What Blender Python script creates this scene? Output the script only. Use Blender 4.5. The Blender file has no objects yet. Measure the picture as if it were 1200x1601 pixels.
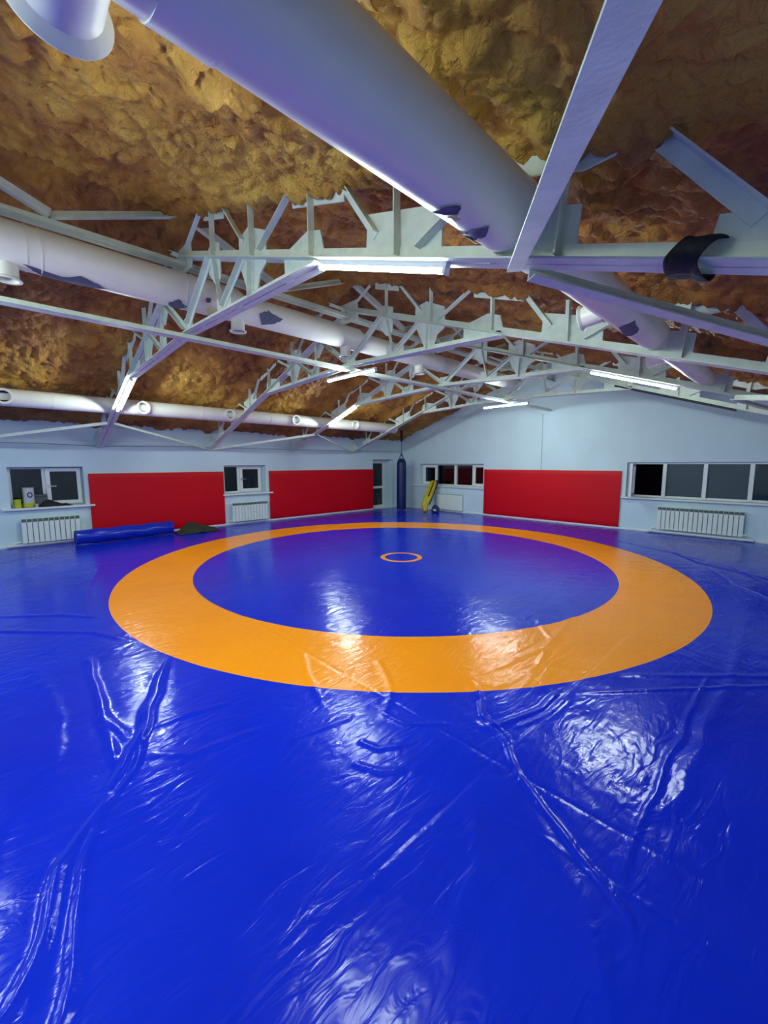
import bpy, math, random
import numpy as np
from mathutils import Matrix, Vector

random.seed(7)
rng = np.random.default_rng(7)
scene = bpy.context.scene
COL = scene.collection

# ------------------------------------------------------------------ camera
F_PX, YAW, PIT, ROL = 639.4, 0.8033, 0.1189, -0.0021
CAM = Vector((11.3388, -11.8707, 1.7717))
fw = Vector((-math.sin(YAW) * math.cos(PIT), math.cos(YAW) * math.cos(PIT), -math.sin(PIT)))
rt = Vector((math.cos(YAW), math.sin(YAW), 0))
up = rt.cross(fw)
rt2 = rt * math.cos(ROL) + up * math.sin(ROL)
up2 = -rt * math.sin(ROL) + up * math.cos(ROL)
cd = bpy.data.cameras.new('camera')
cd.sensor_fit = 'HORIZONTAL'
cd.sensor_width = 36
cd.lens = F_PX * 36 / 1200
cd.clip_start = 0.05
cam = bpy.data.objects.new('camera', cd)
m3 = Matrix((rt2, up2, -fw)).transposed()
cam.matrix_world = Matrix.Translation(CAM) @ m3.to_4x4()
COL.objects.link(cam)
scene.camera = cam

# ------------------------------------------------------------------ world (night outside) and exposure
w = bpy.data.worlds.new('night')
scene.world = w
w.use_nodes = True
w.node_tree.nodes['Background'].inputs[0].default_value = (0.002, 0.0025, 0.004, 1)
w.node_tree.nodes['Background'].inputs[1].default_value = 0.3
scene.view_settings.view_transform = 'Standard'
scene.view_settings.look = 'None'
scene.view_settings.gamma = 1
scene.view_settings.use_curve_mapping = False
scene.view_settings.exposure = 0.0
LAMP = 275.0          # radiance of every LED tube
LAMP_COL = (0.84, 1.0, 0.965, 1)

# ------------------------------------------------------------------ room dimensions
WX, BAY, NB = 12.0, 2.4945, 7
LY = BAY * NB            # 17.46 m long, the last bays are behind the camera
RX = 6.0                 # ridge
EAVE, SL = 2.165, 0.342   # truss foot height and slope
def low(x): return EAVE + SL * (RX - abs(x - RX))
def foamz(x): return low(x) + 0.5

# ------------------------------------------------------------------ materials
MATS = {}
def nodes(name):
    m = bpy.data.materials.new(name)
    m.use_nodes = True
    nt = m.node_tree
    b = nt.nodes['Principled BSDF']
    return m, nt, b
def mat(name, col, rough=0.5, metal=0.0, spec=0.5, var=0.0, vscale=6.0, bump=0.0, bscale=40.0, coat=0.0):
    """plain procedural material: colour with mild noise wear and fine bump"""
    if name in MATS: return MATS[name]
    m, nt, b = nodes(name)
    b.inputs['Roughness'].default_value = rough
    b.inputs['Metallic'].default_value = metal
    b.inputs['Specular IOR Level'].default_value = spec
    b.inputs['Coat Weight'].default_value = coat
    tc = nt.nodes.new('ShaderNodeTexCoord')
    n = nt.nodes.new('ShaderNodeTexNoise'); n.inputs['Scale'].default_value = vscale; n.inputs['Detail'].default_value = 5
    nt.links.new(tc.outputs['Object'], n.inputs['Vector'])
    r = nt.nodes.new('ShaderNodeValToRGB')
    r.color_ramp.elements[0].position = 0.3; r.color_ramp.elements[1].position = 0.75
    d = 1 - var
    r.color_ramp.elements[0].color = (col[0] * d, col[1] * d, col[2] * d, 1)
    r.color_ramp.elements[1].color = (*col, 1)
    nt.links.new(n.outputs['Fac'], r.inputs[0]); nt.links.new(r.outputs[0], b.inputs['Base Color'])
    if bump:
        n2 = nt.nodes.new('ShaderNodeTexNoise'); n2.inputs['Scale'].default_value = bscale; n2.inputs['Detail'].default_value = 4
        nt.links.new(tc.outputs['Object'], n2.inputs['Vector'])
        bp = nt.nodes.new('ShaderNodeBump'); bp.inputs['Strength'].default_value = bump; bp.inputs['Distance'].default_value = 0.02
        nt.links.new(n2.outputs['Fac'], bp.inputs['Height']); nt.links.new(bp.outputs[0], b.inputs['Normal'])
    MATS[name] = m
    return m

M_WALL = mat('white_plaster', (0.62, 0.79, 0.87), 0.75, var=0.10, vscale=1.1, bump=0.25, bscale=14)
M_STEEL = mat('painted_steel', (0.74, 0.83, 0.73), 0.5, var=0.20, vscale=9, bump=0.08, bscale=60)
M_DUCT = mat('white_painted_duct', (0.86, 0.84, 0.76), 0.38, var=0.10, vscale=3, bump=0.04, bscale=25)
M_TEAR = mat('torn_duct_foil', (0.12, 0.13, 0.22), 0.6, var=0.3, vscale=20)
M_SCRAP = mat('pale_glue_scrap', (0.75, 0.68, 0.38), 0.7, var=0.2)
M_DARKIN = mat('duct_inside', (0.36, 0.40, 0.42), 0.7, var=0.3)
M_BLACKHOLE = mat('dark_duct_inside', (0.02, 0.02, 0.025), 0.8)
M_WHITEPVC = mat('white_pvc', (0.80, 0.84, 0.84), 0.32, var=0.05)
M_RAD = mat('radiator_enamel', (0.78, 0.86, 0.82), 0.35, var=0.05)
M_BLACKCLOTH = mat('black_cloth', (0.008, 0.009, 0.014), 0.75, bump=0.4, bscale=60)
M_OLIVE = mat('olive_cloth', (0.035, 0.038, 0.018), 0.9, var=0.3, vscale=10, bump=0.4, bscale=90)
M_BAG = mat('navy_vinyl', (0.001, 0.013, 0.12), 0.45, var=0.25, vscale=5)
M_CHAIN = mat('dark_metal', (0.03, 0.03, 0.035), 0.5, metal=0.6)
M_YELLOW = mat('yellow_vinyl', (0.62, 0.50, 0.01), 0.45, var=0.3, vscale=7)
M_BROWN = mat('brown_stripe', (0.10, 0.045, 0.008), 0.7)
M_NAVYCL = mat('navy_cloth', (0.012, 0.03, 0.12), 0.7, var=0.3)
M_PINK = mat('pale_pink_patch', (0.5, 0.4, 0.6), 0.6)
M_ROLL = mat('blue_vinyl_roll', (0.006, 0.03, 0.50), 0.22, var=0.12, vscale=4, bump=0.12, bscale=9)
M_CHROME = mat('chrome', (0.6, 0.62, 0.62), 0.25, metal=0.8)
M_CANYEL = mat('yellow_green_plastic', (0.46, 0.50, 0.02), 0.45)
M_CANWHITE = mat('label_white', (0.55, 0.58, 0.58), 0.5, var=0.15)
M_CANGREY = mat('tin_grey', (0.24, 0.26, 0.22), 0.4, metal=0.3, var=0.2)
M_CANBLUE = mat('label_blue', (0.03, 0.06, 0.30), 0.5)
M_DARKBOX = mat('grey_box', (0.10, 0.13, 0.15), 0.7, var=0.2)
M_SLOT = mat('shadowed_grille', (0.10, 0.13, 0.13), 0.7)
M_RUBBER = mat('window_gasket', (0.02, 0.022, 0.025), 0.6)
M_FILM = mat('grey_film_pane', (0.026, 0.056, 0.085), 0.5, var=0.12, vscale=1.5)
M_CONCRETE = mat('concrete', (0.2, 0.2, 0.2), 0.9)
M_CHORDSHADE = mat('chord_shade', (0.03, 0.03, 0.035), 0.6)  # shade colour for the underside of the far truss chord
M_CRACK = mat('crack_line', (0.16, 0.22, 0.25), 0.9)

def mat_red():
    m, nt, b = nodes('red_vinyl')
    b.inputs['Roughness'].default_value = 0.42
    b.inputs['Base Color'].default_value = (0.60, 0.0, 0.010, 1)
    b.inputs['Specular IOR Level'].default_value = 0.22
    tc = nt.nodes.new('ShaderNodeTexCoord')
    n2 = nt.nodes.new('ShaderNodeTexNoise'); n2.inputs['Scale'].default_value = 3; n2.inputs['Detail'].default_value = 6
    nt.links.new(tc.outputs['Object'], n2.inputs['Vector'])
    bp = nt.nodes.new('ShaderNodeBump'); bp.inputs['Strength'].default_value = 0.25; bp.inputs['Distance'].default_value = 0.03
    nt.links.new(n2.outputs['Fac'], bp.inputs['Height']); nt.links.new(bp.outputs[0], b.inputs['Normal'])
    return m
M_RED = mat_red()

def mat_glass():
    m, nt, b = nodes('window_glass')
    b.inputs['Base Color'].default_value = (0.75, 0.8, 0.8, 1)
    b.inputs['Roughness'].default_value = 0.02
    b.inputs['IOR'].default_value = 1.45
    b.inputs['Transmission Weight'].default_value = 1.0
    return m
M_GLASS = mat_glass()

def mat_vinyl(name, col, col2, rough):
    """glossy mat cover with fine wrinkles"""
    m, nt, b = nodes(name)
    b.inputs['Roughness'].default_value = rough
    b.inputs['Specular IOR Level'].default_value = 0.22
    tc = nt.nodes.new('ShaderNodeTexCoord')
    n = nt.nodes.new('ShaderNodeTexNoise'); n.inputs['Scale'].default_value = 0.7; n.inputs['Detail'].default_value = 4
    nt.links.new(tc.outputs['Object'], n.inputs['Vector'])
    r = nt.nodes.new('ShaderNodeValToRGB')
    r.color_ramp.elements[0].position = 0.35; r.color_ramp.elements[1].position = 0.65
    r.color_ramp.elements[0].color = (*col2, 1); r.color_ramp.elements[1].color = (*col, 1)
    nt.links.new(n.outputs['Fac'], r.inputs[0]); nt.links.new(r.outputs[0], b.inputs['Base Color'])
    # scuffs: roughness variation
    n3 = nt.nodes.new('ShaderNodeTexNoise'); n3.inputs['Scale'].default_value = 2.2; n3.inputs['Detail'].default_value = 6
    nt.links.new(tc.outputs['Object'], n3.inputs['Vector'])
    mr = nt.nodes.new('ShaderNodeMapRange')
    mr.inputs['From Min'].default_value = 0.3; mr.inputs['From Max'].default_value = 0.7
    mr.inputs['To Min'].default_value = rough * 0.8; mr.inputs['To Max'].default_value = rough * 1.35
    nt.links.new(n3.outputs['Fac'], mr.inputs['Value']); nt.links.new(mr.outputs[0], b.inputs['Roughness'])
    # small wrinkles, stretched in one direction
    mp = nt.nodes.new('ShaderNodeMapping'); mp.inputs['Rotation'].default_value = (0, 0, 0.75); mp.inputs['Scale'].default_value = (1, 0.32, 1)
    nt.links.new(tc.outputs['Object'], mp.inputs['Vector'])
    n2 = nt.nodes.new('ShaderNodeTexNoise'); n2.inputs['Scale'].default_value = 13; n2.inputs['Detail'].default_value = 3.0; n2.inputs['Distortion'].default_value = 1.2
    nt.links.new(mp.outputs[0], n2.inputs['Vector'])
    mp2 = nt.nodes.new('ShaderNodeMapping'); mp2.inputs['Rotation'].default_value = (0, 0, -0.55); mp2.inputs['Scale'].default_value = (0.28, 1, 1)
    nt.links.new(tc.outputs['Object'], mp2.inputs['Vector'])
    n4 = nt.nodes.new('ShaderNodeTexNoise'); n4.noise_type = 'RIDGED_MULTIFRACTAL'; n4.inputs['Scale'].default_value = 7; n4.inputs['Detail'].default_value = 3; n4.inputs['Distortion'].default_value = 0.5
    nt.links.new(mp2.outputs[0], n4.inputs['Vector'])
    ad = nt.nodes.new('ShaderNodeMath'); ad.operation = 'MULTIPLY_ADD'; ad.inputs[1].default_value = 0.16
    nt.links.new(n4.outputs['Fac'], ad.inputs[0]); nt.links.new(n2.outputs['Fac'], ad.inputs[2])
    bp = nt.nodes.new('ShaderNodeBump'); bp.inputs['Strength'].default_value = 0.30; bp.inputs['Distance'].default_value = 0.02
    nt.links.new(ad.outputs[0], bp.inputs['Height'])
    nt.links.new(bp.outputs[0], b.inputs['Normal'])
    return m
M_BLUE = mat_vinyl('blue_vinyl', (0.0032, 0.026, 0.63), (0.003, 0.020, 0.55), 0.16)
M_ORANGE = mat_vinyl('orange_vinyl', (1.0, 0.33, 0.005), (0.97, 0.30, 0.005), 0.20)

def mat_foam():
    m, nt, b = nodes('spray_foam')
    b.inputs['Roughness'].default_value = 0.62
    b.inputs['Specular IOR Level'].default_value = 0.35
    tc = nt.nodes.new('ShaderNodeTexCoord')
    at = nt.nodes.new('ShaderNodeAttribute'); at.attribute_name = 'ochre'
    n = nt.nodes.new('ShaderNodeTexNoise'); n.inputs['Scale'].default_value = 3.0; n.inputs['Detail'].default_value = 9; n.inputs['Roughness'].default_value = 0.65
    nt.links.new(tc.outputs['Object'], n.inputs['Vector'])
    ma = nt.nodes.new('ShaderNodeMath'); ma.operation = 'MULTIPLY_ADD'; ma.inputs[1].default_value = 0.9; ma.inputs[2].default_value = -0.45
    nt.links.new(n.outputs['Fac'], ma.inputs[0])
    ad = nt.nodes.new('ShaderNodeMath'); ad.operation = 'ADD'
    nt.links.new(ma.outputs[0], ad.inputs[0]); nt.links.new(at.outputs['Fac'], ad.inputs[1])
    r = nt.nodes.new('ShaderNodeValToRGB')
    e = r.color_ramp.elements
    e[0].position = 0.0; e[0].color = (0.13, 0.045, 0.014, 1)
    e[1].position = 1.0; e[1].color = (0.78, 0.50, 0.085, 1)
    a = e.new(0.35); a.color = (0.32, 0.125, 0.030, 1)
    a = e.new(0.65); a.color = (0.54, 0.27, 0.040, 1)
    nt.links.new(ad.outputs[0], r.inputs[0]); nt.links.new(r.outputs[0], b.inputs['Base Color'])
    n2 = nt.nodes.new('ShaderNodeTexNoise'); n2.inputs['Scale'].default_value = 26; n2.inputs['Detail'].default_value = 6; n2.inputs['Distortion'].default_value = 0.6
    nt.links.new(tc.outputs['Object'], n2.inputs['Vector'])
    bp = nt.nodes.new('ShaderNodeBump'); bp.inputs['Strength'].default_value = 0.9; bp.inputs['Distance'].default_value = 0.035
    nt.links.new(n2.outputs['Fac'], bp.inputs['Height']); nt.links.new(bp.outputs[0], b.inputs['Normal'])
    return m
M_FOAM = mat_foam()

def mat_emit():
    m, nt, b = nodes('led_tube')
    b.inputs['Base Color'].default_value = (0.9, 0.9, 0.9, 1)
    b.inputs['Emission Color'].default_value = LAMP_COL
    b.inputs['Emission Strength'].default_value = LAMP
    return m
M_LED = mat_emit()

# ------------------------------------------------------------------ mesh helpers
class MB:
    def __init__(s): s.v = []; s.f = []
    def add(s, verts, faces):
        o = len(s.v); s.v += [tuple(p) for p in verts]; s.f += [tuple(i + o for i in f) for f in faces]; return s
    def box(s, a, b):
        (x0, y0, z0), (x1, y1, z1) = a, b
        x0, x1 = min(x0, x1), max(x0, x1); y0, y1 = min(y0, y1), max(y0, y1); z0, z1 = min(z0, z1), max(z0, z1)
        return s.add([(x0, y0, z0), (x1, y0, z0), (x1, y1, z0), (x0, y1, z0), (x0, y0, z1), (x1, y0, z1), (x1, y1, z1), (x0, y1, z1)],
                     [(0, 3, 2, 1), (4, 5, 6, 7), (0, 1, 5, 4), (1, 2, 6, 5), (2, 3, 7, 6), (3, 0, 4, 7)])
    def bar(s, p0, p1, e1, e2, a0, a1, b0, b1):
        """box from p0 to p1, spanning a0..a1 along e1 and b0..b1 along e2"""
        p0, p1, e1, e2 = map(Vector, (p0, p1, e1, e2))
        vs = [p + e1 * a + e2 * b for p in (p0, p1) for a, b in ((a0, b0), (a1, b0), (a1, b1), (a0, b1))]
        return s.add(vs, [(0, 1, 2, 3), (7, 6, 5, 4), (0, 4, 5, 1), (1, 5, 6, 2), (2, 6, 7, 3), (3, 7, 4, 0)])
    def prism(s, poly, y0, y1):
        """polygon in xz extruded along y"""
        n = len(poly)
        vs = [(x, y0, z) for x, z in poly] + [(x, y1, z) for x, z in poly]
        return s.add(vs, [tuple(range(n)), tuple(range(2 * n - 1, n - 1, -1))] + [(i, i + n, (i + 1) % n + n, (i + 1) % n) for i in range(n)])
    def sweep(s, path, radii, n=16, cap=True):
        """round tube through points with a radius per point"""
        path = [Vector(p) for p in path]
        if not hasattr(radii, '__len__'): radii = [radii] * len(path)
        d0 = (path[1] - path[0]).normalized()
        e = Vector((0, 0, 1)) if abs(d0.z) < 0.9 else Vector((1, 0, 0))
        rings = []
        for i, p in enumerate(path):
            d = (path[min(i + 1, len(path) - 1)] - path[max(i - 1, 0)])
            if d.length < 1e-9: d = d0
            d.normalize()
            a = d.cross(e).normalized(); b = d.cross(a)
            rings.append([p + (a * math.cos(t) + b * math.sin(t)) * radii[i] for t in [2 * math.pi * k / n for k in range(n)]])
        vs = [q for r in rings for q in r]
        fs = [(i * n + k, i * n + (k + 1) % n, (i + 1) * n + (k + 1) % n, (i + 1) * n + k) for i in range(len(path) - 1) for k in range(n)]
        if cap: fs += [tuple(range(n)), tuple(range(len(vs) - 1, len(vs) - n - 1, -1))]
        return s.add(vs, fs)
    def build(s, name, m, parent=None, smooth=False, bevel=0.0):
        me = bpy.data.meshes.new(name)
        me.from_pydata(s.v, [], s.f)
        me.materials.append(m)
        fix_normals(me)
        if smooth: shade(me)
        o = link(name, me, parent)
        if bevel:
            bv = o.modifiers.new('bevel', 'BEVEL'); bv.width = bevel; bv.segments = 2; bv.limit_method = 'ANGLE'
        return o
def fix_normals(me):
    import bmesh
    bm = bmesh.new(); bm.from_mesh(me); bmesh.ops.recalc_face_normals(bm, faces=bm.faces); bm.to_mesh(me); bm.free()
def shade(me, ang=40):
    me.polygons.foreach_set('use_smooth', [True] * len(me.polygons))
    try: me.set_sharp_from_angle(angle=math.radians(ang))
    except Exception: pass
def link(name, data, parent=None):
    o = bpy.data.objects.new(name, data)
    COL.objects.link(o)
    if parent: o.parent = parent
    return o
def tag(o, label=None, cat=None, group=None, kind=None):
    if label: o['label'] = label
    if cat: o['category'] = cat
    if group: o['group'] = group
    if kind: o['kind'] = kind
    return o
def thing(name, label, cat, loc=(0, 0, 0), group=None):
    o = link(name, None); o.location = loc
    return tag(o, label, cat, group)
def structure(o): o['kind'] = 'structure'; return o
def rel(o, loc):
    """meshes of this thing were made in world coordinates: shift them into the thing's frame"""
    for c in o.children: c.location = Vector(c.location) - Vector(loc)

# ------------------------------------------------------------------ numpy gradient noise
PERM = rng.permutation(256); PERM = np.concatenate([PERM, PERM])
GA = rng.uniform(0, 2 * np.pi, 256); GX, GY = np.cos(GA), np.sin(GA)
def perlin(x, y):
    xi = np.floor(x).astype(int); yi = np.floor(y).astype(int)
    xf, yf = x - xi, y - yi
    u = xf * xf * xf * (xf * (xf * 6 - 15) + 10); v = yf * yf * yf * (yf * (yf * 6 - 15) + 10)
    def g(ix, iy, dx, dy):
        h = PERM[(PERM[ix & 255] + iy) & 255]
        return GX[h] * dx + GY[h] * dy
    a = g(xi, yi, xf, yf); b = g(xi + 1, yi, xf - 1, yf); c = g(xi, yi + 1, xf, yf - 1); d = g(xi + 1, yi + 1, xf - 1, yf - 1)
    return (a + u * (b - a)) + v * ((c + u * (d - c)) - (a + u * (b - a)))
def grid_mesh(name, X, Y, Z, m, parent=None, wrap=False, flip=False, attr=None):
    """mesh from 2-D arrays of coordinates"""
    nr, nc = X.shape
    co = np.stack([X, Y, Z], -1).reshape(-1, 3).astype(np.float32)
    i = np.arange(nr - 1)[:, None]; j = np.arange(nc if wrap else nc - 1)[None, :]; j2 = (j + 1) % nc
    q = np.stack([i * nc + j, i * nc + j2, (i + 1) * nc + j2, (i + 1) * nc + j], -1).reshape(-1, 4)
    if flip: q = q[:, ::-1]
    me = bpy.data.meshes.new(name)
    me.vertices.add(len(co)); me.vertices.foreach_set('co', co.ravel())
    me.loops.add(q.size); me.loops.foreach_set('vertex_index', q.ravel().astype(np.int32))
    me.polygons.add(len(q)); me.polygons.foreach_set('loop_start', np.arange(0, q.size, 4, dtype=np.int32))
    me.update(calc_edges=True)
    me.polygons.foreach_set('use_smooth', np.ones(len(q), dtype=bool))
    me.materials.append(m)
    if attr is not None:
        a = me.attributes.new('ochre', 'FLOAT', 'POINT'); a.data.foreach_set('value', attr.ravel().astype(np.float32))
    return link(name, me, parent)

# ================================================================== ROOM SHELL
TH = 0.5
def wall_cells(us, zs, holes, boxer):
    us = sorted(set(us + [h[0] for h in holes] + [h[1] for h in holes])); zs = sorted(set(zs + [h[2] for h in holes] + [h[3] for h in holes]))
    for a, b in zip(us, us[1:]):
        for c, d in zip(zs, zs[1:]):
            um, zm = (a + b) / 2, (c + d) / 2
            if any(h[0] < um < h[1] and h[2] < zm < h[3] for h in holes): continue
            boxer(a, b, c, d)
structure(MB().box((-TH, -LY - TH, -0.3), (WX + TH, TH, -0.02)).build('floor', M_CONCRETE))
W1 = (-11.58, -10.32, 0.86, 1.71); W2 = (-7.12, -5.86, 0.92, 1.72); D1 = (-1.50, -0.48, 0.0, 1.91)
W3 = (1.00, 3.80, 0.95, 1.74); W4 = (8.06, 11.35, 0.90, 1.78)
mb = MB()
wall_cells([-LY, 0], [-0.02, 2.95], [W1, W2, D1], lambda a, b, c, d: mb.box((-TH, a, c), (0, b, d)))
structure(mb.build('wall_left', M_WALL))
mb = MB()
wall_cells([-TH, WX + TH], [-0.02, 2.55], [W3, W4], lambda a, b, c, d: mb.box((a, 0, c), (b, TH, d)))
mb.prism([(-TH, 2.55), (WX + TH, 2.55), (WX + TH, 2.75), (RX, 4.95), (-TH, 2.75)], 0, TH)
structure(mb.build('wall_far', M_WALL))
structure(MB().box((WX, -LY, -0.02), (WX + TH, 0, 2.95)).build('wall_right', M_WALL))
mb = MB().box((-TH, -LY - TH, -0.02), (WX + TH, -LY, 2.55))
mb.prism([(-TH, 2.55), (WX + TH, 2.55), (WX + TH, 2.75), (RX, 4.95), (-TH, 2.75)], -LY - TH, -LY)
structure(mb.build('wall_back', M_WALL))

# ---- ceiling: sprayed insulation foam, lumpy real relief
def spaced(stops):
    out = []
    for (a, b, s) in stops:
        n = max(2, int(round(abs(b - a) / s))); out += list(np.linspace(a, b, n, endpoint=False))
    return np.array(out + [stops[-1][1]])
gx = spaced([(-0.05, 6.0, 0.034), (6.0, 8.0, 0.03), (8.0, 12.05, 0.021)])
gy = spaced([(-LY - 0.05, -12.6, 0.08), (-12.6, -9.0, 0.019), (-9.0, -5.0, 0.03), (-5.0, 0.05, 0.045)])
X, Y = np.meshgrid(gx, gy)
wx = X + 0.10 * perlin(X * 1.9 + 7, Y * 1.9); wy = Y + 0.10 * perlin(X * 1.9, Y * 1.9 + 31)
d = 0.10 * np.abs(perlin(wx * 1.35, wy * 1.1 + 5)) + 0.12 * np.abs(perlin(wx * 3.0 + 11, wy * 2.7)) + 0.11 * np.abs(perlin(wx * 6.5 + 3, wy * 6)) \
    + 0.062 * np.abs(perlin(wx * 13, wy * 13 + 9)) + 0.018 * np.abs(perlin(wx * 31, wy * 31 + 9)) + 0.05 * perlin(X * 0.45, Y * 0.45 + 77)
for k in range(1, 8):
    d += 0.115 * np.exp(-((Y + k * BAY + 0.03 + 0.05 * perlin(X * 1.5, Y * 0 + k * 3.3)) / 0.13) ** 2) * (0.8 + 0.7 * perlin(X * 1.1 + k, Y * 0 + 2.2))
Z = 2.15 + SL * (RX - np.sqrt((X - RX) ** 2 + 0.03)) + 0.57 - d
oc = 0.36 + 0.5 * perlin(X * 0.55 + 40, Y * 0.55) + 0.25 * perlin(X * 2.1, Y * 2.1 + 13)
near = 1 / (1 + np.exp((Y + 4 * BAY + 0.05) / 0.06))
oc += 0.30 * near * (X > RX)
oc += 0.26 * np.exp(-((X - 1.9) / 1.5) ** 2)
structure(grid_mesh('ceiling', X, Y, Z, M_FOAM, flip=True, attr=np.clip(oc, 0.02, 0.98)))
mb = MB()
mb.prism([(-TH, 2.5), (0.0, 2.74), (RX, 4.8), (WX, 2.74), (WX + TH, 2.5), (WX + TH, 2.9), (RX, 5.1), (-TH, 2.9)], -LY - TH, TH)
structure(mb.build('trim_1', M_CONCRETE))          # roof deck above the foam

# ---- skirting
mb = MB()
for a, b in ((-LY, -1.52), (-0.46, 0)): mb.box((0.0, a, -0.02), (0.035, b, 0.085))
structure(mb.build('baseboard_left', M_WHITEPVC))
structure(MB().box((0, -0.035, -0.02), (WX, 0, 0.085)).build('baseboard_far', M_WHITEPVC))
structure(MB().bar((5.78, -0.002, 1.56), (5.76, -0.002, 3.2), (1, 0, 0), (0, 1, 0), -0.006, 0.006, -0.002, 0.002).build('trim_2', M_CRACK))
structure(MB().sweep([(0.02, -LY, 2.22), (0.02, -11, 2.20), (0.02, -9.9, 2.17), (0.02, -8.5, 2.21), (0.02, -5, 2.2), (0.02, -1, 2.21), (0.02, 0, 2.2)], 0.009, 6).build('trim_3', mat('cable_grey', (0.3, 0.33, 0.36), 0.6)))

# ---- windows.  tr maps (u along wall, d depth into wall, z) to the world
def tr_left(u, d, z): return (-d, u, z)
def tr_far(u, d, z): return (u, d, z)
def wbox(mb, tr, u0, u1, d0, d1, z0, z1): return mb.box(tr(u0, d0, z0), tr(u1, d1, z1))
def ring(mb, tr, u0, u1, d0, d1, z0, z1, w):
    wbox(mb, tr, u0, u1, d0, d1, z0, z0 + w); wbox(mb, tr, u0, u1, d0, d1, z1 - w, z1)
    wbox(mb, tr, u0, u0 + w, d0, d1, z0 + w, z1 - w); wbox(mb, tr, u1 - w, u1, d0, d1, z0 + w, z1 - w); return mb
def sash(par, tr, u0, u1, d0, z0, z1, w=0.07, handle=None):
    s = ring(MB(), tr, u0, u1, d0, d0 + 0.06, z0, z1, w).build('sash', M_WHITEPVC, par, bevel=0.006)
    ring(MB(), tr, u0 + w - .002, u1 - w + .002, d0 + .02, d0 + .04, z0 + w - .002, z1 - w + .002, 0.014).build('gasket', M_RUBBER, s)
    wbox(MB(), tr, u0 + w, u1 - w, d0 + 0.026, d0 + 0.034, z0 + w, z1 - w).build('pane', M_GLASS, s)
    if handle is not None:
        h = MB(); zm = (z0 + z1) / 2
        wbox(h, tr, handle - .012, handle + .012, d0 - .012, d0, zm - .03, zm + .03)
        wbox(h, tr, handle - .01, handle + .13, d0 - .035, d0 - .017, zm - .010, zm + .010)
        wbox(h, tr, handle - .01, handle + .01, d0 - .02, d0, zm - .01, zm + .01)
        h.build('handle', M_CHROME, s)
    return s
def window(name, tr, op, depth, sill, sill_out=0.10):
    u0, u1, z0, z1 = op
    t = structure(link(name, None))
    ring(MB(), tr, u0, u1, depth, depth + .07, z0, z1, 0.05).build('frame', M_WHITEPVC, t, bevel=0.006)
    wbox(MB(), tr, sill[0], sill[1], -sill_out, depth, z0 - 0.045, z0 - 0.001).build('window_sill', M_WHITEPVC, t, bevel=0.008)
    return t
# window 1: left half with mullion and clutter, right casement
t = window('window_1', tr_left, W1, 0.24, (-11.72, -10.16))
wbox(MB(), tr_left, -11.03, -10.95, 0.235, 0.30, W1[2] + .05, W1[3] - .05).build('mullion', M_WHITEPVC, t, bevel=.005)
wbox(MB(), tr_left, -11.53, -11.03, 0.27, 0.278, W1[2] + .05, W1[3] - .05).build('pane', M_GLASS, t)
sash(t, tr_left, -10.97, -10.35, 0.18, W1[2] + .03, W1[3] - .03, 0.075, handle=-10.93)
# window 2
t = window('window_2', tr_left, W2, 0.24, (-7.20, -5.68))
wbox(MB(), tr_left, -6.64, -6.56, 0.235, 0.30, W2[2] + .05, W2[3] - .05).build('mullion', M_WHITEPVC, t, bevel=.005)
wbox(MB(), tr_left, -7.07, -6.64, 0.27, 0.278, W2[2] + .05, W2[3] - .05).build('pane', M_GLASS, t)
sash(t, tr_left, -6.58, -5.92, 0.20, W2[2] + .03, W2[3] - .03, 0.085, handle=-6.54)
# window 3 on the far wall
t = window('window_3', tr_far, W3, 0.20, (0.52, 3.86), 0.07)
sash(t, tr_far, 1.06, 1.72, 0.16, W3[2] + .03, W3[3] - .03, 0.10)
for u in (2.54, 3.30): wbox(MB(), tr_far, u - .045, u + .045, 0.17, 0.27, W3[2] + .03, W3[3] - .03).build('mullion', M_WHITEPVC, t, bevel=.005)
sash(t, tr_far, 3.30, 3.78, 0.16, W3[2] + .03, W3[3] - .03, 0.085)
for a, b in ((1.72, 2.50), (2.585, 3.255)): wbox(MB(), tr_far, a, b, 0.23, 0.238, W3[2] + .05, W3[3] - .05).build('pane', M_GLASS, t)
# window 4 on the far wall, open casement at its left end
t = window('window_4', tr_far, W4, 0.14, (7.98, 11.45), 0.10)
for u in (8.86, 9.66, 10.47): wbox(MB(), tr_far, u - .04, u + .04, 0.11, 0.21, W4[2] + .03, W4[3] - .03).build('mullion', M_WHITEPVC, t, bevel=.005)
for a, b, m in ((8.90, 9.62, M_FILM), (9.70, 10.43, M_FILM), (10.51, 11.30, M_GLASS)):
    wbox(MB(), tr_far, a, b, 0.165, 0.175, W4[2] + .05, W4[3] - .05).build('pane', m, t)
def tr_open(u, d, z):     # casement swung into the room about its left edge
    a = math.radians(82); return (8.17 + u * math.cos(a) - d * math.sin(a) * 0 + d * math.sin(a), 0.13 - u * math.sin(a) + d * math.cos(a), z)
sb = MB()
def obox(mb, u0, u1, d0, d1, z0, z1):
    vs = [tr_open(u, dd, z) for z in (z0, z1) for u, dd in ((u0, d0), (u1, d0), (u1, d1), (u0, d1))]
    return mb.add(vs, [(0, 3, 2, 1), (4, 5, 6, 7), (0, 1, 5, 4), (1, 2, 6, 5), (2, 3, 7, 6), (3, 0, 4, 7)])
z0, z1 = W4[2] + .03, W4[3] - .03
for a in ((0, .6, 0, .06, z0, z0 + .07), (0, .6, 0, .06, z1 - .07, z1), (0, .07, 0, .06, z0 + .07, z1 - .07), (.53, .6, 0, .06, z0 + .07, z1 - .07)): obox(sb, *a)
s = sb.build('sash', M_WHITEPVC, t, bevel=.006)
obox(MB(), .07, .53, .025, .033, z0 + .07, z1 - .07).build('pane', M_GLASS, s)
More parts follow.
